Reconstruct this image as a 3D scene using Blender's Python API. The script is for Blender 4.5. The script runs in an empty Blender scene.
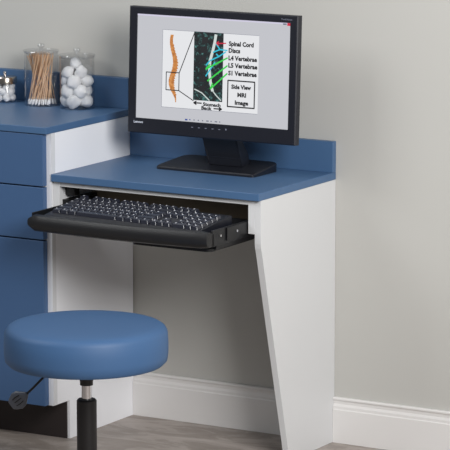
import bpy, bmesh, math, random
from mathutils import Vector, Matrix
random.seed(7)
C = bpy.context.scene.collection
R = math.radians
HD, HC = .762, .893          # desk top height, cabinet counter height
W = .657                     # desk outer width
WALL = 0.0

# ------------------------------------------------------------------ materials
def srgb(r, g, b):
    f = lambda c: (c/255/12.92) if c/255 <= .04045 else ((c/255+.055)/1.055)**2.4
    return (f(r), f(g), f(b), 1)
def mat(name, col, rough=.5, metal=0, noise=0, nscale=20, bump=0, bscale=200, spec=.5, emit=None, coat=0, stretch=None):
    m = bpy.data.materials.new(name); m.use_nodes = True
    n = m.node_tree; b = n.nodes['Principled BSDF']
    b.inputs['Base Color'].default_value = col; b.inputs['Roughness'].default_value = rough
    b.inputs['Metallic'].default_value = metal; b.inputs['Specular IOR Level'].default_value = spec
    b.inputs['Coat Weight'].default_value = coat
    tc = n.nodes.new('ShaderNodeTexCoord'); mp = n.nodes.new('ShaderNodeMapping')
    n.links.new(tc.outputs['Object'], mp.inputs['Vector'])
    if stretch: mp.inputs['Scale'].default_value = stretch
    if noise:
        t = n.nodes.new('ShaderNodeTexNoise'); t.inputs['Scale'].default_value = nscale; t.inputs['Detail'].default_value = 4
        mx = n.nodes.new('ShaderNodeMix'); mx.data_type = 'RGBA'
        mx.inputs['A'].default_value = tuple(c*(1-noise) for c in col[:3])+(1,)
        mx.inputs['B'].default_value = tuple(min(1, c*(1+noise)) for c in col[:3])+(1,)
        n.links.new(mp.outputs[0], t.inputs['Vector'])
        n.links.new(t.outputs['Fac'], mx.inputs['Factor']); n.links.new(mx.outputs['Result'], b.inputs['Base Color'])
    if bump:
        t = n.nodes.new('ShaderNodeTexNoise'); t.inputs['Scale'].default_value = bscale
        bp = n.nodes.new('ShaderNodeBump'); bp.inputs['Strength'].default_value = bump; bp.inputs['Distance'].default_value = .002
        n.links.new(mp.outputs[0], t.inputs['Vector'])
        n.links.new(t.outputs['Fac'], bp.inputs['Height']); n.links.new(bp.outputs[0], b.inputs['Normal'])
    if emit is not None:
        b.inputs['Emission Color'].default_value = col; b.inputs['Emission Strength'].default_value = emit
        b.inputs['Base Color'].default_value = (0.01, 0.01, 0.01, 1)
    return m
M = {}
M['blue_top'] = mat('blue laminate top', srgb(74, 107, 146), .42, noise=.04, nscale=30)
M['blue_front'] = mat('blue laminate front', srgb(68, 99, 140), .45, noise=.03, nscale=14)
M['vinyl'] = mat('blue vinyl', srgb(64, 100, 143), .55, noise=.03, nscale=8, bump=.12, bscale=600)
M['vinyl_edge'] = mat('blue vinyl side', srgb(72, 120, 172), .42, noise=.03, nscale=8, bump=.12, bscale=600)
M['white'] = mat('white laminate', srgb(222, 223, 224), .4, noise=.012, nscale=5)
M['white_cab'] = mat('bright white laminate', srgb(250, 251, 255), .4, noise=.01, nscale=5)
M['white_edge'] = mat('pale grey edge band', srgb(226, 227, 229), .5)
M['wall'] = mat('painted wall', srgb(195, 194, 189), .75, noise=.015, nscale=3, bump=.06, bscale=250, spec=.2)
M['base'] = mat('white painted trim', srgb(232, 230, 228), .35)
M['black'] = mat('black plastic', srgb(22, 23, 26), .42, bump=.1, bscale=900)
M['bezel'] = mat('charcoal bezel', srgb(24, 26, 36), .42, bump=.05, bscale=900)
M['stand'] = mat('dark stand plastic', srgb(22, 24, 32), .4)
M['pad'] = mat('soft black palm rest', srgb(28, 28, 30), .45, bump=.3, bscale=300)
M['key'] = mat('dark slate key', srgb(40, 42, 53), .26, spec=.8)
M['legend'] = mat('pale key legend', srgb(235, 236, 245), .5)
M['kbody'] = mat('keyboard shell', srgb(24, 26, 34), .4)
M['toe'] = mat('dark brown toe kick', srgb(50, 43, 42), .6, noise=.1, nscale=9)
M['gap_shade'] = mat('dark olive painted shade', srgb(98, 90, 76), .7, noise=.1, nscale=8)  # shade of the gap under the desktop, put into the colour
M['steel'] = mat('black steel', srgb(16, 16, 18), .4)
M['tube'] = mat('matte black tube', srgb(24, 22, 23), .45)
M['chrome'] = mat('chrome', srgb(225, 225, 228), .12, metal=1)
M['brushed'] = mat('brushed metal lid', srgb(200, 192, 182), .2, metal=1)
M['wood'] = mat('birch stick', srgb(226, 188, 150), .6, noise=.10, nscale=60)
M['cotton'] = mat('cotton', srgb(254, 254, 254), .95, bump=.8, bscale=90, spec=.1)
M['cotton'].node_tree.nodes['Principled BSDF'].inputs['Subsurface Weight'].default_value = .0
M['paddle'] = mat('dark grey lever paddle', srgb(92, 97, 108), .4)
M['rubber'] = mat('caster rubber', srgb(25, 25, 25), .6)

def floor_mat():
    m = bpy.data.materials.new('stone look floor'); m.use_nodes = True
    n = m.node_tree; b = n.nodes['Principled BSDF']; b.inputs['Roughness'].default_value = .45
    tc = n.nodes.new('ShaderNodeTexCoord'); mp = n.nodes.new('ShaderNodeMapping')
    mp.inputs['Rotation'].default_value = (0, 0, .5); mp.inputs['Scale'].default_value = (1, 2.4, 1)
    n.links.new(tc.outputs['Object'], mp.inputs['Vector'])
    t = n.nodes.new('ShaderNodeTexNoise'); t.inputs['Scale'].default_value = 5; t.inputs['Detail'].default_value = 8
    t.inputs['Roughness'].default_value = .65; t.inputs['Distortion'].default_value = 1.2
    r = n.nodes.new('ShaderNodeValToRGB'); e = r.color_ramp.elements
    e[0].position = .3; e[0].color = srgb(134, 123, 115); e[1].position = .7; e[1].color = srgb(176, 167, 160)
    x = r.color_ramp.elements.new(.47); x.color = srgb(148, 138, 130); x = r.color_ramp.elements.new(.52); x.color = srgb(164, 154, 147)
    n.links.new(mp.outputs[0], t.inputs['Vector']); n.links.new(t.outputs['Fac'], r.inputs['Fac'])
    n.links.new(r.outputs[0], b.inputs['Base Color'])
    return m
M['floor'] = floor_mat()
def clear_mat():
    m = bpy.data.materials.new('clear acrylic'); m.use_nodes = True
    n = m.node_tree; n.nodes.clear()
    o = n.nodes.new('ShaderNodeOutputMaterial'); mx = n.nodes.new('ShaderNodeMixShader')
    tr = n.nodes.new('ShaderNodeBsdfTransparent'); tr.inputs[0].default_value = (.965, .97, .98, 1)
    g = n.nodes.new('ShaderNodeBsdfGlossy'); g.inputs['Roughness'].default_value = .06
    lw = n.nodes.new('ShaderNodeLayerWeight'); lw.inputs['Blend'].default_value = .22
    ad = n.nodes.new('ShaderNodeMath'); ad.operation = 'MULTIPLY_ADD'; ad.inputs[1].default_value = .7; ad.inputs[2].default_value = .045
    n.links.new(lw.outputs['Facing'], ad.inputs[0]); n.links.new(ad.outputs[0], mx.inputs[0])
    n.links.new(tr.outputs[0], mx.inputs[1]); n.links.new(g.outputs[0], mx.inputs[2]); n.links.new(mx.outputs[0], o.inputs[0])
    return m
M['clear'] = clear_mat()
def ink(name, c, e=1.0): return mat(name, srgb(*c), .5, emit=e)
M['scr'] = ink('screen grey', (194, 195, 201), .97)
M['paper'] = ink('slide white', (226, 227, 230), 1)
M['ink'] = ink('screen black', (22, 22, 26))
M['red'] = ink('screen red', (200, 30, 60)); M['cyan'] = ink('screen cyan', (40, 190, 215)); M['green'] = ink('screen green', (50, 205, 70))
M['lilac'] = ink('screen lilac', (206, 202, 222)); M['blueink'] = ink('screen blue', (60, 80, 150)); M['cord'] = ink('cord white', (205, 215, 212))
M['logo'] = mat('pale lettering', srgb(215, 220, 232), .5); M['dim'] = mat('grey lettering', srgb(120, 124, 140), .5)
def tex_ink(name, c0, c1, c2, scale, dist=0, ramp=(.35, .5, .65)):
    m = ink(name, c0); n = m.node_tree; b = n.nodes['Principled BSDF']
    tc = n.nodes.new('ShaderNodeTexCoord'); t = n.nodes.new('ShaderNodeTexNoise'); t.inputs['Scale'].default_value = scale
    t.inputs['Detail'].default_value = 3; t.inputs['Distortion'].default_value = dist
    r = n.nodes.new('ShaderNodeValToRGB'); e = r.color_ramp.elements
    e[0].position, e[0].color = ramp[0], srgb(*c0); e[1].position, e[1].color = ramp[2], srgb(*c2)
    k = e.new(ramp[1]); k.color = srgb(*c1)
    n.links.new(tc.outputs['Object'], t.inputs['Vector']); n.links.new(t.outputs['Fac'], r.inputs['Fac'])
    n.links.new(r.outputs[0], b.inputs['Emission Color'])
    return m
M['scan'] = tex_ink('scan', (8, 14, 18), (16, 38, 40), (90, 150, 145), 75, 1.0, (.42, .55, .78))
M['bone'] = tex_ink('bone', (176, 108, 48), (194, 124, 60), (212, 148, 84), 120)

# ------------------------------------------------------------------ helpers
def link(name, me, m=None, parent=None, smooth=False, loc=None):
    o = bpy.data.objects.new(name, me); C.objects.link(o)
    if m is not None and me is not None: me.materials.append(m)
    if smooth:
        for p in me.polygons: p.use_smooth = True
    if parent is not None: o.parent = parent
    if loc is not None: o.location = loc
    return o
def wpos(o):
    v = Vector((0, 0, 0))
    while o is not None: v = v + o.location; o = o.parent
    return v
def build(name, bm, m, parent=None, smooth=False):
    """bm in world coordinates; becomes ONE object whose origin is its parent's (or own base centre)"""
    bmesh.ops.recalc_face_normals(bm, faces=bm.faces)
    if parent is not None: off = wpos(parent)
    else:
        xs = [v.co.x for v in bm.verts]; ys = [v.co.y for v in bm.verts]; zs = [v.co.z for v in bm.verts]
        off = Vector(((min(xs)+max(xs))/2, (min(ys)+max(ys))/2, min(zs)))
    for v in bm.verts: v.co -= off
    me = bpy.data.meshes.new(name); bm.to_mesh(me); bm.free()
    o = link(name, me, m, parent)
    if parent is None: o.location = off
    if smooth:
        for p in me.polygons: p.use_smooth = True
        me.set_sharp_from_angle(angle=R(38))
    return o
def box(bm, x0, x1, y0, y1, z0, z1, bev=0, seg=2):
    g = bmesh.ops.create_cube(bm, size=1); vs = g['verts']
    for v in vs:
        v.co = Vector((x0+(v.co.x+.5)*(x1-x0), y0+(v.co.y+.5)*(y1-y0), z0+(v.co.z+.5)*(z1-z0)))
    if bev:
        es = list({e for v in vs for e in v.link_edges})
        bmesh.ops.bevel(bm, geom=es, offset=bev, segments=seg, affect='EDGES', profile=.5)
def B(*a, **k): bm = bmesh.new(); box(bm, *a, **k); return bm
def prism(bm, pts, axis, a, b, bev=0):
    """extrude polygon pts (2D) along axis from a to b. axis x: pts=(y,z); y: pts=(x,z); z: pts=(x,y)"""
    def P(p, t): return {'x': (t, p[0], p[1]), 'y': (p[0], t, p[1]), 'z': (p[0], p[1], t)}[axis]
    A = [bm.verts.new(P(p, a)) for p in pts]; D = [bm.verts.new(P(p, b)) for p in pts]
    f = [bm.faces.new(A), bm.faces.new(D[::-1])]
    n = len(pts)
    for i in range(n): f.append(bm.faces.new((A[i], D[i], D[(i+1) % n], A[(i+1) % n])))
    if bev:
        es = list({e for v in A+D for e in v.link_edges})
        bmesh.ops.bevel(bm, geom=es, offset=bev, segments=2, affect='EDGES', profile=.5)
def lathe(bm, prof, cx, cy, n=48, closed=False):
    rings = []
    for r, z in prof:
        if r < 1e-6: rings.append([bm.verts.new((cx, cy, z))])
        else: rings.append([bm.verts.new((cx+r*math.cos(2*math.pi*i/n), cy+r*math.sin(2*math.pi*i/n), z)) for i in range(n)])
    pairs = list(zip(rings, rings[1:]))
    if closed: pairs.append((rings[-1], rings[0]))
    for a, b in pairs:
        for i in range(n):
            j = (i+1) % n
            if len(a) == 1 and len(b) == 1: continue
            if len(a) == 1: bm.faces.new((a[0], b[i], b[j]))
            elif len(b) == 1: bm.faces.new((a[i], a[j], b[0]))
            else: bm.faces.new((a[i], a[j], b[j], b[i]))
def L(prof, cx, cy, n=48, closed=False): bm = bmesh.new(); lathe(bm, prof, cx, cy, n, closed); return bm
def tube(bm, pts, r, n=10):
    pts = [Vector(p) for p in pts]; rs = r if isinstance(r, (list, tuple)) else [r]*len(pts)
    rings = []; prev = None
    for i, p in enumerate(pts):
        d = (pts[min(i+1, len(pts)-1)]-pts[max(i-1, 0)]).normalized()
        u = d.orthogonal().normalized() if prev is None else (prev-d*prev.dot(d)).normalized()
        prev = u; w = d.cross(u)
        rings.append([bm.verts.new(p+rs[i]*(u*math.cos(2*math.pi*k/n)+w*math.sin(2*math.pi*k/n))) for k in range(n)])
    for a, b in zip(rings, rings[1:]):
        for k in range(n): bm.faces.new((a[k], a[(k+1) % n], b[(k+1) % n], b[k]))
    bm.faces.new(rings[0][::-1]); bm.faces.new(rings[-1])
def T(*a, **k): bm = bmesh.new(); tube(bm, *a, **k); return bm
def rounded(pts, r, seg=5):
    out = []; n = len(pts)
    for i in range(n):
        p = Vector(pts[i]); a = Vector(pts[i-1]); b = Vector(pts[(i+1) % n])
        rr = r[i] if isinstance(r, (list, tuple)) else r
        if rr <= 0: out.append(tuple(p)); continue
        da = (a-p).normalized(); db = (b-p).normalized()
        s = p+da*rr; e = p+db*rr
        for k in range(seg+1):
            t = k/seg; q = s*(1-t)**2+p*2*t*(1-t)+e*t*t; out.append((q.x, q.y))
    return out
def tag(o, label, cat, group=None):
    o['label'] = label; o['category'] = cat
    if group: o['group'] = group
    return o
def thing(name, loc, label, cat, group=None):
    o = bpy.data.objects.new(name, None); o.empty_display_size = .05; C.objects.link(o); o.location = loc
    return tag(o, label, cat, group)
def struct(o): o['kind'] = 'structure'; return o

# ------------------------------------------------------------------ setting
struct(build('floor', B(-2.2, 3.2, -3.2, 0, -.05, 0), M['floor']))
struct(build('wall_back', B(-2.2, 3.2, 0, .1, 0, 2.6), M['wall']))
def baseboard(name, x0, x1):
    bm = bmesh.new()
    prof = [(0, 0), (-.0115, 0), (-.0118, .094), (-.010, .097), (-.0098, .104), (-.0068, .111), (-.0075, .119), (-.0105, .1235), (-.0105, .127), (-.0085, .1295), (0, .1295)]
    prism(bm, [(y-.0005 if y == 0 else y, z+.0003) for y, z in prof], 'x', x0, x1)
    return struct(build(name, bm, M['base']))
baseboard('baseboard_back', .001, W-.0195)
baseboard('baseboard_right', W+.0005, 3.2)
baseboard('baseboard_left', -2.2, -.602)

# ------------------------------------------------------------------ base cabinet and counter
CW = .60; ZN = .110; DN = .343; YF = -.4445; YC = -.4235
cab = thing('base_cabinet', (-CW/2, -.21, 0), 'tall blue-fronted base cabinet with white side panel left of the desk', 'cabinet')
pf = [(-.006, .0003), (-DN, .0003), (-DN, ZN), (YC, ZN), (YC, HC-.0196), (-.006, HC-.0196)]
for nm, a, b in (('side_panel', -.018, 0), ('side_panel', -CW, -CW+.018)):
    bm = bmesh.new(); prism(bm, pf, 'x', a, b); build(nm, bm, M['white_cab'], cab)
bm = bmesh.new(); prism(bm, [(YC-.0001, ZN), (-.405, ZN), (-.405, HC-.0198), (YC-.0001, HC-.0198)], 'x', .0001, .0006)
e = build('edge_band', bm, M['white_edge'], cab); e['label'] = 'pale grey vertical edge strip'
build('carcass', B(-CW+.018, -.018, YC, -.006, ZN, HC-.0196), M['white'], cab)
build('toe_kick', B(-CW+.006, -.0075, -DN-.0045, -DN-.0002, .0005, ZN-.0005), M['toe'], cab)
def front(name, z0, z1):
    bm = B(-CW+.003, -.0145, YF, YC-.0008, z0, z1, bev=.0012)
    return build(name, bm, M['blue_front'], cab)
front('drawer', .7285, HC-.0215)
front('drawer', .5800, .7245)
front('door', ZN+.001, .5760)

ct = thing('countertop', (-CW/2, -.21, HC-.0193), 'blue laminate countertop with low backsplash on the taller cabinet', 'countertop')
build('slab', B(-CW-.01, .0005, -.4475, -.001, HC-.0193, HC, bev=.0018), M['blue_top'], ct)
build('backsplash', B(-CW-.01, -.0035, -.0205, -.001, HC, HC+.088, bev=.0012), M['blue_top'], ct)

# ------------------------------------------------------------------ desk
DD = .4275; DP = .4150; TD = .0205
desk = thing('desk', (W/2, -.21, 0), 'low blue-topped white desk with tapered side panel', 'desk')
build('desktop', B(.001, W+.001, -DD, -.001, HD-TD, HD, bev=.0015), M['blue_top'], desk)
build('backsplash', B(.001, W+.001, -.0205, -.001, HD, HD+.0865, bev=.0012), M['blue_top'], desk)
bm = bmesh.new()
prism(bm, [(-.001, .0003), (-.2550, .0003), (-.4085, .598), (-.4130, .612), (-DP, .625), (-DP, HD-TD-.0003), (-.001, HD-TD-.0003)], 'x', W-.0185, W, bev=.0008)
build('side_panel', bm, M['white'], desk)
for x0, x1 in ((.0012, .020), (W-.0385, W-.0187)):
    build('cleat', B(x0, x1, -DP, -.012, .6500, HD-TD-.0003, bev=.0006), M['white'], desk)
build('front_rail', B(.0202, W-.0387, -DP+.001, -DP+.020, HD-TD-.0135, HD-TD-.0003), M['white'], desk)

bb = build('shade_board', B(.0206, W-.0389, -.255, -.243, .655, HD-TD-.0005), M['gap_shade'], desk); bb['label'] = 'added dark board standing in for shade in the keyboard opening'  # added board; its dark colour paints the shade above the tray

# ------------------------------------------------------------------ keyboard tray
tr = thing('keyboard_tray', (.335, -.50, .636), 'black pull-out keyboard tray with padded front under the desk', 'tray')
def arc_front(x0, x1, yb, yf, bow, r, n=14):
    pts = [(x1, yb), (x0, yb)]
    cs = []
    for i in range(n+1):
        t = i/n; x = x0+(x1-x0)*t
        cs.append((x, yf-bow*(1-(2*t-1)**2)))
    pts += cs
    return pts
TX0, TX1 = .046, .612
bm = bmesh.new(); prism(bm, arc_front(TX0+.004, TX1-.004, -.36, -.603, .014, 0), 'z', .652, .664)
build('platform', bm, M['black'], tr)
# padded palm rest: rounded section swept along the bowed front
bm = bmesh.new(); n = 24; rings = []
for i in range(n+1):
    t = i/n; x = TX0+(TX1-TX0)*t; yf = -.618-.016*(1-(2*t-1)**2)
    sc = min(1, math.sin(math.acos(max(-1, min(1, (abs(2*t-1)-.94)/.06))))) if abs(2*t-1) > .94 else 1
    sc = (.5+.5*sc) if t < .5 else (.88+.12*sc)
    sec = [(0.036, .0), (.036, .036), (.016, .0445), (.003, .042), (-.004, .032), (-.005, .016), (.001, .004), (.010, -.001)]
    rings.append([bm.verts.new((x, yf+.018+(a-.018)*sc, .6395+.020+(b-.020)*sc)) for a, b in sec])
for a, b in zip(rings, rings[1:]):
    m_ = len(a)
    for k in range(m_): bm.faces.new((a[k], a[(k+1) % m_], b[(k+1) % m_], b[k]))
bm.faces.new(rings[0]); bm.faces.new(rings[-1][::-1])
build('palm_rest', bm, M['pad'], tr, smooth=True)
for x0, x1 in ((TX0, TX0+.005), (TX1-.005, TX1)):
    build('side_rim', B(x0, x1, -.590, -.365, .6400, .6840, bev=.001), M['black'], tr)
build('rear_rim', B(TX0+.005, TX1-.005, -.366, -.361, .664, .678), M['black'], tr)
for sx in (-1, 1):
    xi = TX0-.001 if sx < 0 else TX1+.001
    xo = .0205 if sx < 0 else W-.0393
    rl = build('slide_rail', B(min(xi, xi+sx*.003), max(xi, xi+sx*.003), -.52, -.262, .648, .682), M['steel'], tr)
    build('bracket', B(min(xi+sx*.003, xo), max(xi+sx*.003, xo), -.400, -.262, .668, .690) if sx < 0 else B(min(xi+.003, xo), max(xi+.003, xo), -.408, -.262, .655, .690), M['steel'], rl)
    for yy in (-.555, -.470, -.405):
        bm = bmesh.new(); ring = []
        xf = xi+sx*.0032
        for q in (xf, xf+sx*.0016):
            ring.append([bm.verts.new((q, yy+.0034*math.cos(a*math.pi/6), .6665+.0034*math.sin(a*math.pi/6))) for a in range(12)])
        for k in range(12): bm.faces.new((ring[0][k], ring[0][(k+1) % 12], ring[1][(k+1) % 12], ring[1][k]))
        bm.faces.new(ring[1]); bm.faces.new(ring[0])
        build('screw', bm, M['chrome'], tr)
# bracket block seen in the left corner of the opening
build('mounting_bracket', B(.0203, .050, -.385, -.360, .700, .7275), M['steel'], tr)
# sliding mouse platform under the tray
bm = bmesh.new()
prism(bm, rounded([(.352, -.34), (.352, -.578), (.598, -.578), (.598, -.34)], [.01, .02, .02, .01]), 'z', .6235, .6315)
mp_ = build('mouse_platform', bm, M['black'], tr)
build('platform_hanger', B(.40, .56, -.50, -.38, .6315, .652), M['steel'], mp_)
build('slide_rail', B(.600, .606, -.560, -.335, .628, .650, bev=.001), M['steel'], mp_)
for x in (.362, .415):
    build('screw', L([(0, .6335), (.004, .6335), (.004, .6225), (0, .6225)], x, -.572, 12), M['chrome'], mp_)

# ------------------------------------------------------------------ keyboard
KC = Vector((.331, -.512, .6642)); KW, KD = .504, .168
kb = thing('keyboard', KC, 'dark full-size computer keyboard lying on the pull-out tray', 'keyboard')
kb.rotation_euler = (0, 0, R(-5.0))
def kbuild(name, bm, m, parent, smooth=False):
    bmesh.ops.recalc_face_normals(bm, faces=bm.faces)
    me = bpy.data.meshes.new(name); bm.to_mesh(me); bm.free()
    o = link(name, me, m, parent)
    if smooth:
        for p in me.polygons: p.use_smooth = True
        me.set_sharp_from_angle(angle=R(38))
    return o
y0, y1 = -KD/2, KD/2
ztop = lambda y: .0135+(y-y0)/(y1-y0)*.025
bm = bmesh.new(); prism(bm, [(y0, 0), (y1, 0), (y1, ztop(y1)-.002), (y1-.006, ztop(y1)), (y0+.004, ztop(y0)), (y0, ztop(y0)-.005)], 'x', -KW/2, KW/2, bev=.001)
kbuild('shell', bm, M['kbody'], kb)
slope = math.atan(.025/KD)
key_mesh = {}
def key(w, d, x, y):
    k = (round(w, 4), round(d, 4))
    if k not in key_mesh:
        bm = bmesh.new(); a, b, h = w/2-.0009, d/2-.0009, .0088
        lo = [(-a, -b, 0), (a, -b, 0), (a, b, 0), (-a, b, 0)]
        ta, tb0, tb1 = a-.0024, -b+.0030, b-.0016
        hi = [(-ta, tb0, h), (ta, tb0, h), (ta, tb1, h), (-ta, tb1, h)]
        lv = [bm.verts.new(p) for p in lo]; hv = [bm.verts.new(p) for p in hi]
        bm.faces.new(lv[::-1]); bm.faces.new(hv)
        for i in range(4): bm.faces.new((lv[i], lv[(i+1) % 4], hv[(i+1) % 4], hv[i]))
        bmesh.ops.bevel(bm, geom=list(bm.edges), offset=.0006, segments=1, affect='EDGES')
        bmesh.ops.recalc_face_normals(bm, faces=bm.faces)
        if w < .05:
            f = bm.faces.new([bm.verts.new((-ta+.0018+px*.0038, tb1-.0062+py*.0045, h+.00012)) for px, py in ((0, 0), (1, 0), (1, 1), (0, 1))]); f.material_index = 1
        me = bpy.data.meshes.new('key'); bm.to_mesh(me); bm.free(); me.materials.append(M['key']); me.materials.append(M['legend']); key_mesh[k] = me
    o = bpy.data.objects.new('key', key_mesh[k]); C.objects.link(o); o.parent = kb
    o.location = (x, y, ztop(y)-.0005); o.rotation_euler = (slope, 0, 0)
U = .0216; RY = [.071, .0415, .0190, -.0035, -.026, -.0485]; X0 = -.2435
def row(ws, x, y, d=.0218):
    for w in ws:
        if w > 0: key(w*U, d, x+w*U/2, y)
        x += abs(w)
        x += abs(w)*(U-1)
main = [[1, -1, 1, 1, 1, 1, -.5, 1, 1, 1, 1, -.5, 1, 1, 1, 1],
        [1]*13+[2], [1.5]+[1]*12+[1.5], [1.75]+[1]*11+[2.25], [2.25]+[1]*10+[2.75], [1.25, 1.25, 1.25, 6.25, 1.25, 1.25, 1.25, 1.25]]
for i, ws in enumerate(main): row(ws, X0, RY[i])
xb = X0+15.25*U
row([1, 1, 1], xb, RY[0]); row([1, 1, 1], xb, RY[1]); row([1, 1, 1], xb, RY[2]); row([-1, 1], xb, RY[4]); row([1, 1, 1], xb, RY[5])
xc = xb+3.25*U
row([1, 1, 1, 1], xc, RY[1]); row([1, 1, 1, 1], xc, RY[2]); row([1, 1, 1, 1], xc, RY[3]); row([1, 1, 1, 1], xc, RY[4]); row([2, 1, 1], xc, RY[5])

# ------------------------------------------------------------------ monitor
MW, MH = .530, .350; TILT = .0459; MYAW = .0072; MO = Vector((.1158, -.215, .861))
mon = thing('monitor', (.355, -.135, HD), 'black widescreen monitor showing a spine scan slide on the desk', 'monitor')
mr = Vector((math.cos(MYAW), math.sin(MYAW), 0)); mu = Vector((-math.sin(MYAW)*math.sin(TILT), math.cos(MYAW)*math.sin(TILT), math.cos(TILT))); mn = mr.cross(mu)  # towards viewer (-y)
def MP(u, v, w=0): return MO+mr*u+mu*v+mn*w
def mbox(u0, u1, v0, v1, w0, w1, bev=0):
    bm = B(u0, u1, v0, v1, w0, w1, bev=bev)
    for v in bm.verts: v.co = MP(v.co.x, v.co.y, v.co.z)
    return bm
BL, BR_, BB, BT = .0245, .0235, .0415, .0205
# bezel as a frame
bm = bmesh.new()
def ring_frame(bm, outer, inner, w):
    pass
o4 = [(0, 0), (MW, 0), (MW, MH), (0, MH)]; i4 = [(BL, BB), (MW-BR_, BB), (MW-BR_, MH-BT), (BL, MH-BT)]
ins = .003
o4b = [(ins, ins), (MW-ins, ins), (MW-ins, MH-ins), (ins, MH-ins)]
layers = [[MP(u, v, -.022) for u, v in o4], [MP(u, v, -.002) for u, v in o4], [MP(u, v, 0) for u, v in o4b], [MP(u, v, 0) for u, v in i4], [MP(u, v, -.004) for u, v in i4], [MP(u, v, -.022) for u, v in i4]]
lv = [[bm.verts.new(p) for p in l] for l in layers]
for a, b in zip(lv, lv[1:]+lv[:1]):
    for i in range(4): bm.faces.new((a[i], a[(i+1) % 4], b[(i+1) % 4], b[i]))
bez = build('bezel', bm, M['bezel'], mon)
bm = bmesh.new()
back = [[MP(u, v, -.0222) for u, v in ((.001, .001), (MW-.001, .001), (MW-.001, MH-.001), (.001, MH-.001))],
        [MP(u, v, -.034) for u, v in ((.02, .02), (MW-.02, .02), (MW-.02, MH-.02), (.02, MH-.02))],
        [MP(u, v, -.055) for u, v in ((.12, .07), (MW-.12, .07), (MW-.12, MH-.07), (.12, MH-.07))]]
lv = [[bm.verts.new(p) for p in l] for l in back]
for a, b in zip(lv, lv[1:]):
    for i in range(4): bm.faces.new((a[i], a[(i+1) % 4], b[(i+1) % 4], b[i]))
bm.faces.new(lv[0]); bm.faces.new(lv[-1])
build('back_shell', bm, M['black'], mon)
SW, SH = MW-BL-BR_, MH-BB-BT
scr = build('screen', mbox(BL+.0002, MW-BR_-.0002, BB+.0002, MH-BT-.0002, -.010, -.0035), M['scr'], mon)
scr['label'] = 'lit screen with a spine diagram slide'
# artwork on the screen: su,sv in metres from the screen's top-left corner, layer index lifts it
LAY = -.0034
def S(u, v, k=0): return MP(BL+u, MH-BT-v, LAY+.00012*k)
def spoly(name, pts, m, k, parent=None):
    bm = bmesh.new(); bm.faces.new([bm.verts.new(S(u, v, k)) for u, v in pts])
    # make normals face the viewer
    o = build(name, bm, m, parent or scr)
    return o
def sstroke(bm, pts, w, k):
    for (a, b) in zip(pts, pts[1:]):
        a = Vector(a); b = Vector(b); d = (b-a).normalized(); nn = Vector((-d.y, d.x))*w/2; e = d*w*.25
        bm.faces.new([bm.verts.new(S(*(q), k)) for q in (a-nn-e, b-nn+e, b+nn+e, a+nn-e)])
def strokes(name, lists, w, m, k, parent=None):
    bm = bmesh.new()
    for l in lists: sstroke(bm, l, w, k)
    return build(name, bm, m, parent or scr)
# the slide: top-left/size in metres on the screen
PX, PY, PWd, PHt = .0820, .0395, .3035, .2130
def F(u, v): return (PX+u*PWd, PY+v*PHt)
slide = spoly('slide', [F(0, 0), F(1, 0), F(1, 1), F(0, 1)], M['paper'], 1)
strokes('slide_border', [[F(0, 0), F(1, 0)], [F(0, 0), F(0, 1)], [F(0, 1), F(1, 1)]], .0009, M['dim'], 2, slide)
spoly('title_bar', [(0, 0), (SW, 0), (SW, .0045), (0, .0045)], M['lilac'], 1)
spoly('close_button', [(SW-.011, .0005), (SW-.001, .0005), (SW-.001, .008), (SW-.011, .008)], M['red'], 2)
spoly('window_button', [(SW-.024, .002), (SW-.013, .002), (SW-.013, .006), (SW-.024, .006)], M['dim'], 2)
for i in range(9):
    u = .158+i*.0135; w = .004 if i not in (0, 5, 7) else .008
    spoly('taskbar_icon', [(u, SH-.0075), (u+w, SH-.0075), (u+w, SH-.0045 if i else SH-.003), (u, SH-.0045 if i else SH-.003)], M['blueink'] if i < 2 else M['dim'], 1)
sc_ = spoly('scan_picture', [F(.33, 0), F(.635, 0), F(.635, .88), F(.33, .88)], M['scan'], 2, slide)
# pale cord and dark vertebrae inside the scan
strokes('spinal_cord', [[F(.555, .03), F(.545, .12), F(.525, .24), F(.50, .36), F(.495, .5), F(.51, .64), F(.53, .74)]], .0085, M['cord'], 3, sc_)
strokes('nerve_line', [[F(.53, .74), F(.57, .80), F(.62, .86)], [F(.345, .74), F(.42, .78), F(.50, .87)]], .003, M['cord'], 3, sc_)
for i in range(6):
    cy = .10+i*.125; cx = .46-.012*i+(.01*i*i*.15)
    spoly('vertebra', [F(cx-.045, cy-.035), F(cx+.02, cy-.045), F(cx+.015, cy+.04), F(cx-.05, cy+.045)], M['ink'], 3, sc_)
strokes('red_pointer', [[F(.66, .125), F(.56, .135)], [F(.56, .135), F(.585, .11)], [F(.56, .135), F(.585, .16)]], .0032, M['red'], 4, sc_)
strokes('cyan_pointer', [[F(.675, .215), F(.60, .21), F(.53, .25)], [F(.60, .21), F(.56, .14)], [F(.66, .235), F(.59, .30), F(.565, .27)], [F(.59, .30), F(.50, .36), F(.46, .42)], [F(.55, .38), F(.46, .56)]], .0036, M['cyan'], 4, sc_)
strokes('green_pointer', [[F(.68, .31), F(.46, .47)], [F(.46, .47), F(.50, .41)], [F(.68, .41), F(.48, .62)], [F(.68, .51), F(.51, .72)], [F(.51, .72), F(.53, .65)]], .0042, M['green'], 5, sc_)
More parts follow.
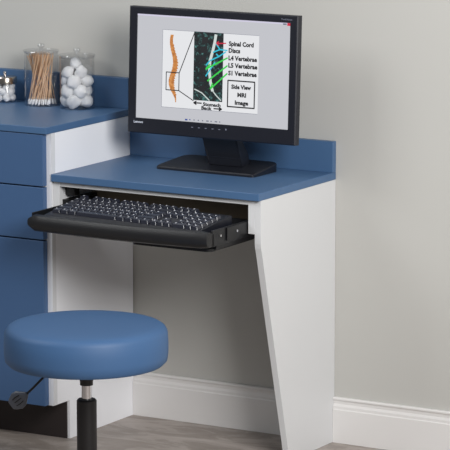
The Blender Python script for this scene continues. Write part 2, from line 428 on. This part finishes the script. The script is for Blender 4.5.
# spine drawing, with the vertebra spines jagging its right side
cp = [(.10, .06), (.092, .12), (.094, .18), (.108, .26), (.128, .34), (.138, .42), (.130, .50), (.112, .57), (.098, .64), (.098, .70), (.112, .77), (.135, .83), (.148, .88), (.150, .93)]
wd = [.030, .030, .033, .036, .040, .044, .046, .048, .052, .050, .042, .028, .014, .006]
def lerp(a, b, t): return a+(b-a)*t
Lp, Rp = [], []
N = 56
for i in range(N+1):
    t = i/N*(len(cp)-1); k = min(int(t), len(cp)-2); f = t-k
    x, y, w = lerp(cp[k][0], cp[k+1][0], f), lerp(cp[k][1], cp[k+1][1], f), lerp(wd[k], wd[k+1], f)
    j = .012 if (i % 2 and 8 < i < 48) else 0
    Lp.append(F(x-w/2-(.003 if i % 2 else 0), y)); Rp.append(F(x+w/2+j, y+(j*.8)))
bm = bmesh.new()
lvv = [bm.verts.new(S(*q, 2)) for q in Lp]; rvv = [bm.verts.new(S(*q, 2)) for q in Rp]
for i in range(N): bm.faces.new((lvv[i], lvv[i+1], rvv[i+1], rvv[i]))
build('spine_drawing', bm, M['bone'], slide)
strokes('callout_box', [[F(.045, .545), F(.18, .545)], [F(.18, .545), F(.18, .775)], [F(.18, .775), F(.045, .775)], [F(.045, .775), F(.045, .545)],
                        [F(.18, .55), F(.335, .01)], [F(.18, .775), F(.335, .89)]], .0026, M['ink'], 5, slide)
strokes('caption_frame', [[F(.69, .595), F(.965, .595)], [F(.965, .595), F(.965, .93)], [F(.965, .93), F(.69, .93)], [F(.69, .93), F(.69, .595)]], .0036, M['ink'], 3, slide)

def serif_text(txt, u, v, h, width, m, k, parent, name='lettering', bold=.05, align='l'):
    cu = bpy.data.curves.new('t', 'FONT'); cu.body = txt; cu.size = 1; cu.offset = bold*.55; cu.resolution_u = 2
    ob = bpy.data.objects.new('t', cu); C.objects.link(ob)
    bpy.context.view_layer.update()
    dg = bpy.context.evaluated_depsgraph_get(); me = bpy.data.meshes.new_from_object(ob.evaluated_get(dg))
    bpy.data.objects.remove(ob)
    xs = [w.co.x for w in me.vertices]; a, b = min(xs), max(xs)
    cap = .70
    sx = width/(b-a); sy = h/cap
    off = wpos(parent)
    for w in me.vertices:
        x, y = (w.co.x-a)*sx, w.co.y*sy
        w.co = (S(u+x, v-y, k) if k is not None else MP(u+x, v+y, .0003))-off
    me.name = name
    return link(name, me, m, parent)
rows = [('Spinal Cord', .125, .235), ('Discs', .212, .11), ('L4 Vertebrae', .308, .27), ('L5 Vertebrae', .402, .275), ('S1 Vertebrae', .50, .27)]
for t, v, w in rows:
    q = F(.69, v+.027); serif_text(t, q[0], q[1], .0118, w*PWd*1.09, M['ink'], 3, slide, bold=.09)
for t, v, u, w in (('Side View', .685, .725, .205), ('MRI', .785, .79, .09), ('Image', .885, .765, .14)):
    q = F(u, v+.012); serif_text(t, q[0], q[1], .0110, w*PWd, M['ink'], 3, slide, bold=.09)
q = F(.435, .945); serif_text('Stomach', q[0], q[1], .0092, .185*PWd, M['ink'], 4, slide, bold=.09)
q = F(.42, 1.0-.006); serif_text('Back', q[0], q[1], .0092, .11*PWd, M['ink'], 4, slide, bold=.09)
strokes('arrow', [[F(.34, .915), F(.42, .915)], [F(.34, .915), F(.365, .895)], [F(.34, .915), F(.365, .935)]], .0036, M['ink'], 4, slide)
strokes('arrow', [[F(.55, .972), F(.63, .972)], [F(.63, .972), F(.605, .952)], [F(.63, .972), F(.605, .992)]], .0036, M['ink'], 4, slide)
# bezel lettering and button marks
lg = serif_text('Lenovo', .020, .0275, .0072, .030, M['logo'], None, bez, name='brand_lettering', bold=.04)
serif_text('ThinkVision', MW-.052, MH-.0135, .0045, .034, M['dim'], None, bez, name='model_lettering', bold=.02)
for i in range(6):
    u = .205+i*.0215; ww = .006 if i < 5 else .004
    build('button_mark', mbox(u, u+ww, .0265, .0285 if i < 5 else .031, 0, .0004), M['dim'], bez)
# neck
bm = bmesh.new()
nx0, nx1 = .330, .432
pr = [(-.200, .880), (-.170, .880), (-.120, .800), (-.112, .776), (-.150, .776), (-.158, .800)]
prf = [(-.178, .885), (-.160, .885), (-.105, .810), (-.100, .776), (-.146, .776), (-.150, .800)]
A = [bm.verts.new((nx0-.004 if z > .82 else nx0+.006, y, z)) for y, z in prf]; D = [bm.verts.new((nx1+.004 if z > .82 else nx1+.010, y, z)) for y, z in prf]
bm.faces.new(A); bm.faces.new(D[::-1])
for i in range(6): bm.faces.new((A[i], D[i], D[(i+1) % 6], A[(i+1) % 6]))
bmesh.ops.bevel(bm, geom=list(bm.edges), offset=.003, segments=2, affect='EDGES')
build('neck', bm, M['stand'], mon)
build('neck_mount', mbox(.19, .33, .005, .12, -.075, -.05, bev=.004), M['black'], mon)
# base: sloping slab, higher at the rear
bm = bmesh.new()
out = rounded([(.196, -.203), (.512, -.203), (.516, -.062), (.214, -.062)], [.018, .012, .03, .03], 6)
zt = lambda y: .7705+(y+.203)/.141*.0165
lo = [bm.verts.new((x, y, HD+.0003)) for x, y in out]; md = [bm.verts.new((x, y, zt(y)-.003)) for x, y in out]
cx, cy = .355, -.135
hi = [bm.verts.new((cx+(x-cx)*.985, cy+(y-cy)*.96, zt(cy+(y-cy)*.96))) for x, y in out]
bm.faces.new(lo[::-1]); bm.faces.new(hi)
for a, b in ((lo, md), (md, hi)):
    for i in range(len(out)): j = (i+1) % len(out); bm.faces.new((a[i], a[j], b[j], b[i]))
build('stand_base', bm, M['stand'], mon, smooth=True)

# ------------------------------------------------------------------ canisters
def canister(loc, r, h, label):
    x, y, z = loc
    c = thing('canister', loc, label, 'canister', None)
    z += .0004
    build('body', L([(0, z), (r-.001, z), (r, z+.002), (r, z+h)], x, y, 56), M['clear'], c, smooth=True)
    rim = build('rim', L([(r+.0005, z+h-.003), (r+.0005, z+h), (r-.002, z+h), (r-.002, z+h-.003)], x, y, 56, True), M['clear'], c, smooth=True)
    ld = build('lid', L([(0, z+h+.001), (r+.0025, z+h+.001), (r+.0035, z+h+.003), (r+.0025, z+h+.0055), (r*.5, z+h+.0065), (0, z+h+.0065)], x, y, 56), M['clear'], c, smooth=True)
    build('knob', L([(.0045, z+h+.0068), (.0042, z+h+.011), (.009, z+h+.015), (.0105, z+h+.019), (.008, z+h+.0235), (0, z+h+.025)], x, y, 24), M['clear'], ld, smooth=True)
    return c
SWL = (-.2625, -.0755, HC); COT = (-.139, -.078, HC)
canister(SWL, .0485, .1530, 'clear canister filled with wooden cotton swabs, centre of the three')
canister(COT, .0495, .1480, 'clear canister filled with white cotton balls, rightmost on the countertop')
# wooden swabs, twisted sheaf
NS = 64
stick_me = {}
def swab(p0, p1, grp):
    p0 = Vector(p0); p1 = Vector(p1); d = p1-p0
    o = bpy.data.objects.new('cotton_swab', stick_me['s']); C.objects.link(o)
    o.location = p0; o.rotation_euler = Vector((0, 0, 1)).rotation_difference(d.normalized()).to_euler()
    t = bpy.data.objects.new('cotton_tip', stick_me['t']); C.objects.link(t); t.parent = o
    tag(o, 'thin wooden cotton-tipped swab standing in the clear canister', 'swab', grp)
bm = L([(0, 0), (.0013, 0), (.0013, .150), (0, .150)], 0, 0, 6); me = bpy.data.meshes.new('stick'); bmesh.ops.recalc_face_normals(bm, faces=bm.faces); bm.to_mesh(me); bm.free(); me.materials.append(M['wood']); stick_me['s'] = me
bm = L([(0, -.001), (.0018, .0005), (.0025, .005), (.0022, .012), (.0012, .016)], 0, 0, 8); me = bpy.data.meshes.new('tip'); bmesh.ops.recalc_face_normals(bm, faces=bm.faces); bm.to_mesh(me); bm.free(); me.materials.append(M['cotton']); stick_me['t'] = me
for i in range(NS):
    a = i*2.39996; rr = .0415*math.sqrt((i+.5)/NS)
    tw = 1.55+random.uniform(-.6, .6)
    rt = rr*random.uniform(.8, 1.04)
    b = (SWL[0]+rr*math.cos(a), SWL[1]+rr*math.sin(a), HC+.0040+random.uniform(0, .002))
    t = (SWL[0]-.001+rt*math.cos(a+tw), SWL[1]+rt*math.sin(a+tw), HC+.150)
    swab(b, t, 'wooden swabs in the clear canister')

# cotton balls
def cotton_mesh(seed, sc=(1, 1, 1)):
    rnd = random.Random(seed); bm = bmesh.new(); bmesh.ops.create_icosphere(bm, subdivisions=4, radius=1)
    bumps = [(Vector((rnd.gauss(0, 1), rnd.gauss(0, 1), rnd.gauss(0, 1))).normalized(), rnd.uniform(.06, .16), rnd.uniform(2, 6)) for _ in range(16)]
    for v in bm.verts:
        n_ = v.co.normalized(); s = .93
        for d, a, p in bumps:
            c = max(0, n_.dot(d)); s += a*(c**(p*3))*.8
        v.co = Vector((n_.x*s*sc[0], n_.y*s*sc[1], n_.z*s*sc[2]))
    me = bpy.data.meshes.new('cotton'); bm.to_mesh(me); bm.free(); me.materials.append(M['cotton'])
    for p in me.polygons: p.use_smooth = True
    return me
cms = [cotton_mesh(s, (1, 1, .9)) for s in range(5)]
def ball(x, y, z, r, label, grp, k):
    o = bpy.data.objects.new('cotton_ball', cms[k % 5]); C.objects.link(o); o.location = (x, y, z); o.scale = (r, r, r)
    o.rotation_euler = (k*1.3, k*.7, k*2.1); tag(o, label, 'cotton ball', grp)
cx, cy = COT[0], COT[1]; k = 0
for z, ring, r, q, off in ((.0228, 4, .0207, .0278, .2), (.0500, 4, .0207, .0278, .95), (.0785, 4, .0200, .0275, .3), (.1030, 3, .0190, .0225, 1.9), (.1270, 1, .0180, .0, 0)):
    for j in range(ring):
        a = 2*math.pi*j/ring+off
        ball(cx-(.005 if z > .1 else 0)+q*math.cos(a), cy+q*math.sin(a), HC+z, r, 'fluffy white cotton ball inside the rightmost clear canister', 'cotton balls in the canister', k); k += 1

# small jar with metal lid
JX, JY, JR = -.392, -.070, .0345
jar = thing('jar', (JX, JY, HC), 'small clear jar with shiny metal lid, leftmost on the countertop', 'jar')
z = HC+.0004
build('body', L([(0, z), (JR-.005, z), (JR, z+.006), (JR, z+.046), (JR-.002, z+.050), (JR-.003, z+.056)], JX, JY, 48), M['clear'], jar, smooth=True)
ld = build('lid', L([(JR-.001, z+.0535), (JR+.0005, z+.0540), (JR+.0005, z+.071), (JR-.001, z+.0735), (0, z+.0745)], JX, JY, 48), M['brushed'], jar, smooth=True)
ld['label'] = 'polished metal lid'
build('knob', L([(.004, z+.0746), (.0035, z+.080), (.0052, z+.083), (.005, z+.087), (0, z+.0885)], JX, JY, 20), M['chrome'], ld, smooth=True)
k = 0
for zz in (.0135, .0310, .0450):
    for j in range(5):
        a = 2*math.pi/5*j+zz*36
        ball(JX+.0195*math.cos(a), JY+.0195*math.sin(a), HC+zz, .0120 if zz < .04 else .0100, 'small white cotton ball inside the metal-lidded jar', 'cotton balls in the jar', k); k += 1

# ------------------------------------------------------------------ stool
SX, SY = .4838, -1.0; SR = .2085; ZT = .4975; TH = .102
st = thing('stool', (SX, SY, 0), 'round blue vinyl stool on a black pedestal in front of the cabinet', 'stool')
zb = ZT-TH
build('seat', L([(0, zb+.004), (SR-.030, zb+.004), (SR-.012, zb+.001), (SR-.003, zb+.010), (SR-.0005, zb+.028), (SR, zb+.050), (SR-.002, ZT-.020), (SR-.007, ZT-.010), (SR-.016, ZT-.004), (SR-.035, ZT-.0010), (SR*.6, ZT+.001), (0, ZT+.002)], SX, SY, 96), M['vinyl'], st, smooth=True)
build('seat_plate', L([(0, zb+.0038), (.075, zb+.0038), (.075, zb-.001), (.03, zb-.006), (0, zb-.006)], SX, SY, 40), M['steel'], st)
build('cap', L([(.0185, zb-.004), (.0185, zb-.040), (.0165, zb-.048), (.0165, zb-.056), (0, zb-.056)], SX, SY, 32), M['tube'], st, smooth=True)
build('piston', L([(.0125, zb-.050), (.0125, .20)], SX, SY, 32), M['chrome'], st, smooth=True)
build('column', L([(0, .309-.006), (.022, .309-.006), (.0255, .309-.010), (.0255, .075), (.030, .070), (.030, .045), (0, .045)], SX, SY, 40), M['tube'], st, smooth=True)
lev = build('lever', T([(SX-.03, SY-.01, zb-.001), (.385, -1.02, .3595), (.372, -1.022, .354), (.345, -1.037, .322), (.322, -1.044, .299)], [.0032]*5, n=10), M['steel'], st, smooth=True)
# flattened paddle, broadening outward
tip = Vector((.3265, -1.044, .304)); dr = Vector((-.028, -.004, -.022)).normalized(); 
view = Vector((.5, -.86, .17)).normalized(); sd = dr.cross(view).normalized(); nm = sd.cross(dr).normalized()
bm = bmesh.new(); prof = [(-.006, .005, .004), (.002, .011, .006), (.016, .0225, .0065), (.030, .0240, .006), (.046, .0165, .005), (.051, .012, .004)]
rings = []
for s, w, t in prof:
    c0 = tip+dr*s
    rings.append([bm.verts.new(c0+sd*(w*math.copysign(abs(math.cos(a))**.6, math.cos(a)))+nm*(t*math.copysign(abs(math.sin(a))**.8, math.sin(a)))) for a in [2*math.pi*q/16 for q in range(16)]])
for a, b in zip(rings, rings[1:]):
    for q in range(16): bm.faces.new((a[q], a[(q+1) % 16], b[(q+1) % 16], b[q]))
bm.faces.new(rings[0]); bm.faces.new(rings[-1])
pd = build('paddle', bm, M['paddle'], lev, smooth=True); pd['label'] = 'ribbed grey paddle grip'
for s in (-.009, 0, .009):
    build('grip_rib', T([tip+dr*.012+sd*s+nm*.0062, tip+dr*.026+sd*s*1.15+nm*.0068, tip+dr*.036+sd*s+nm*.0056], .0012, n=6), M['rubber'], pd)
for i in range(5):
    a = -math.pi/2+2*math.pi*i/5
    dx, dy = math.cos(a), math.sin(a)
    g = build('base_arm', T([(SX+dx*.02, SY+dy*.02, .066), (SX+dx*.12, SY+dy*.12, .062), (SX+dx*.225, SY+dy*.225, .056)], [.016, .014, .010], n=10), M['steel'], st, smooth=True)
    wx, wy = SX+dx*.218, SY+dy*.218
    cs = build('caster', T([(wx-dy*-.009, wy+dx*-.009, .0225), (wx-dy*.009, wy+dx*.009, .0225)], .0222, n=20), M['rubber'], g, smooth=False)

# ------------------------------------------------------------------ light, world, camera
KP, KT, KE, LE, OE, WE = (2.9, -2.35, 2.15), (.3, -.1, .5), 106, 38, 3, .115
w = bpy.data.worlds.new('world'); bpy.context.scene.world = w; w.use_nodes = True
bg = w.node_tree.nodes['Background']; bg.inputs[0].default_value = (.93, .96, 1, 1); bg.inputs[1].default_value = WE
def area(name, loc, tgt, sx, sy, e, col=(1, 1, 1)):
    l = bpy.data.lights.new(name, 'AREA'); l.shape = 'RECTANGLE'; l.size = sx; l.size_y = sy; l.energy = e; l.color = col
    o = bpy.data.objects.new(name, l); C.objects.link(o); o.location = loc
    o.rotation_euler = (Vector(tgt)-Vector(loc)).to_track_quat('-Z', 'Y').to_euler(); return o
area('key_softbox', KP, KT, 1.2, 1.2, KE, (1, .99, .985))
area('left_softbox', (-1.3, -2.2, 2.9), (-.1, 0, .9), 1.3, 1.3, LE, (.97, .99, 1))
area('overhead_softbox', (.3, -1.3, 2.9), (.3, -.4, 0), 1.6, 1.2, OE)

cam = bpy.data.cameras.new('camera'); co = bpy.data.objects.new('camera', cam); C.objects.link(co)
cam.sensor_width = 36; cam.sensor_fit = 'HORIZONTAL'; cam.lens = 3198.3*36/450
cam.clip_start = .1; cam.clip_end = 100
yaw, pit, roll = .53196, -.17452, -.00067
fw = Vector((-math.sin(yaw)*math.cos(pit), math.cos(yaw)*math.cos(pit), math.sin(pit)))
rt = Vector((math.cos(yaw), math.sin(yaw), 0)); up = rt.cross(fw)
r2 = rt*math.cos(roll)+up*math.sin(roll); u2 = -rt*math.sin(roll)+up*math.cos(roll)
m3 = Matrix((r2, u2, -fw)).transposed()
co.matrix_world = Matrix.Translation((4.80122, -7.64293, 2.14604)) @ m3.to_4x4()
bpy.context.scene.camera = co
bpy.context.scene.view_settings.view_transform = 'Standard'
bpy.context.scene.view_settings.look = 'None'
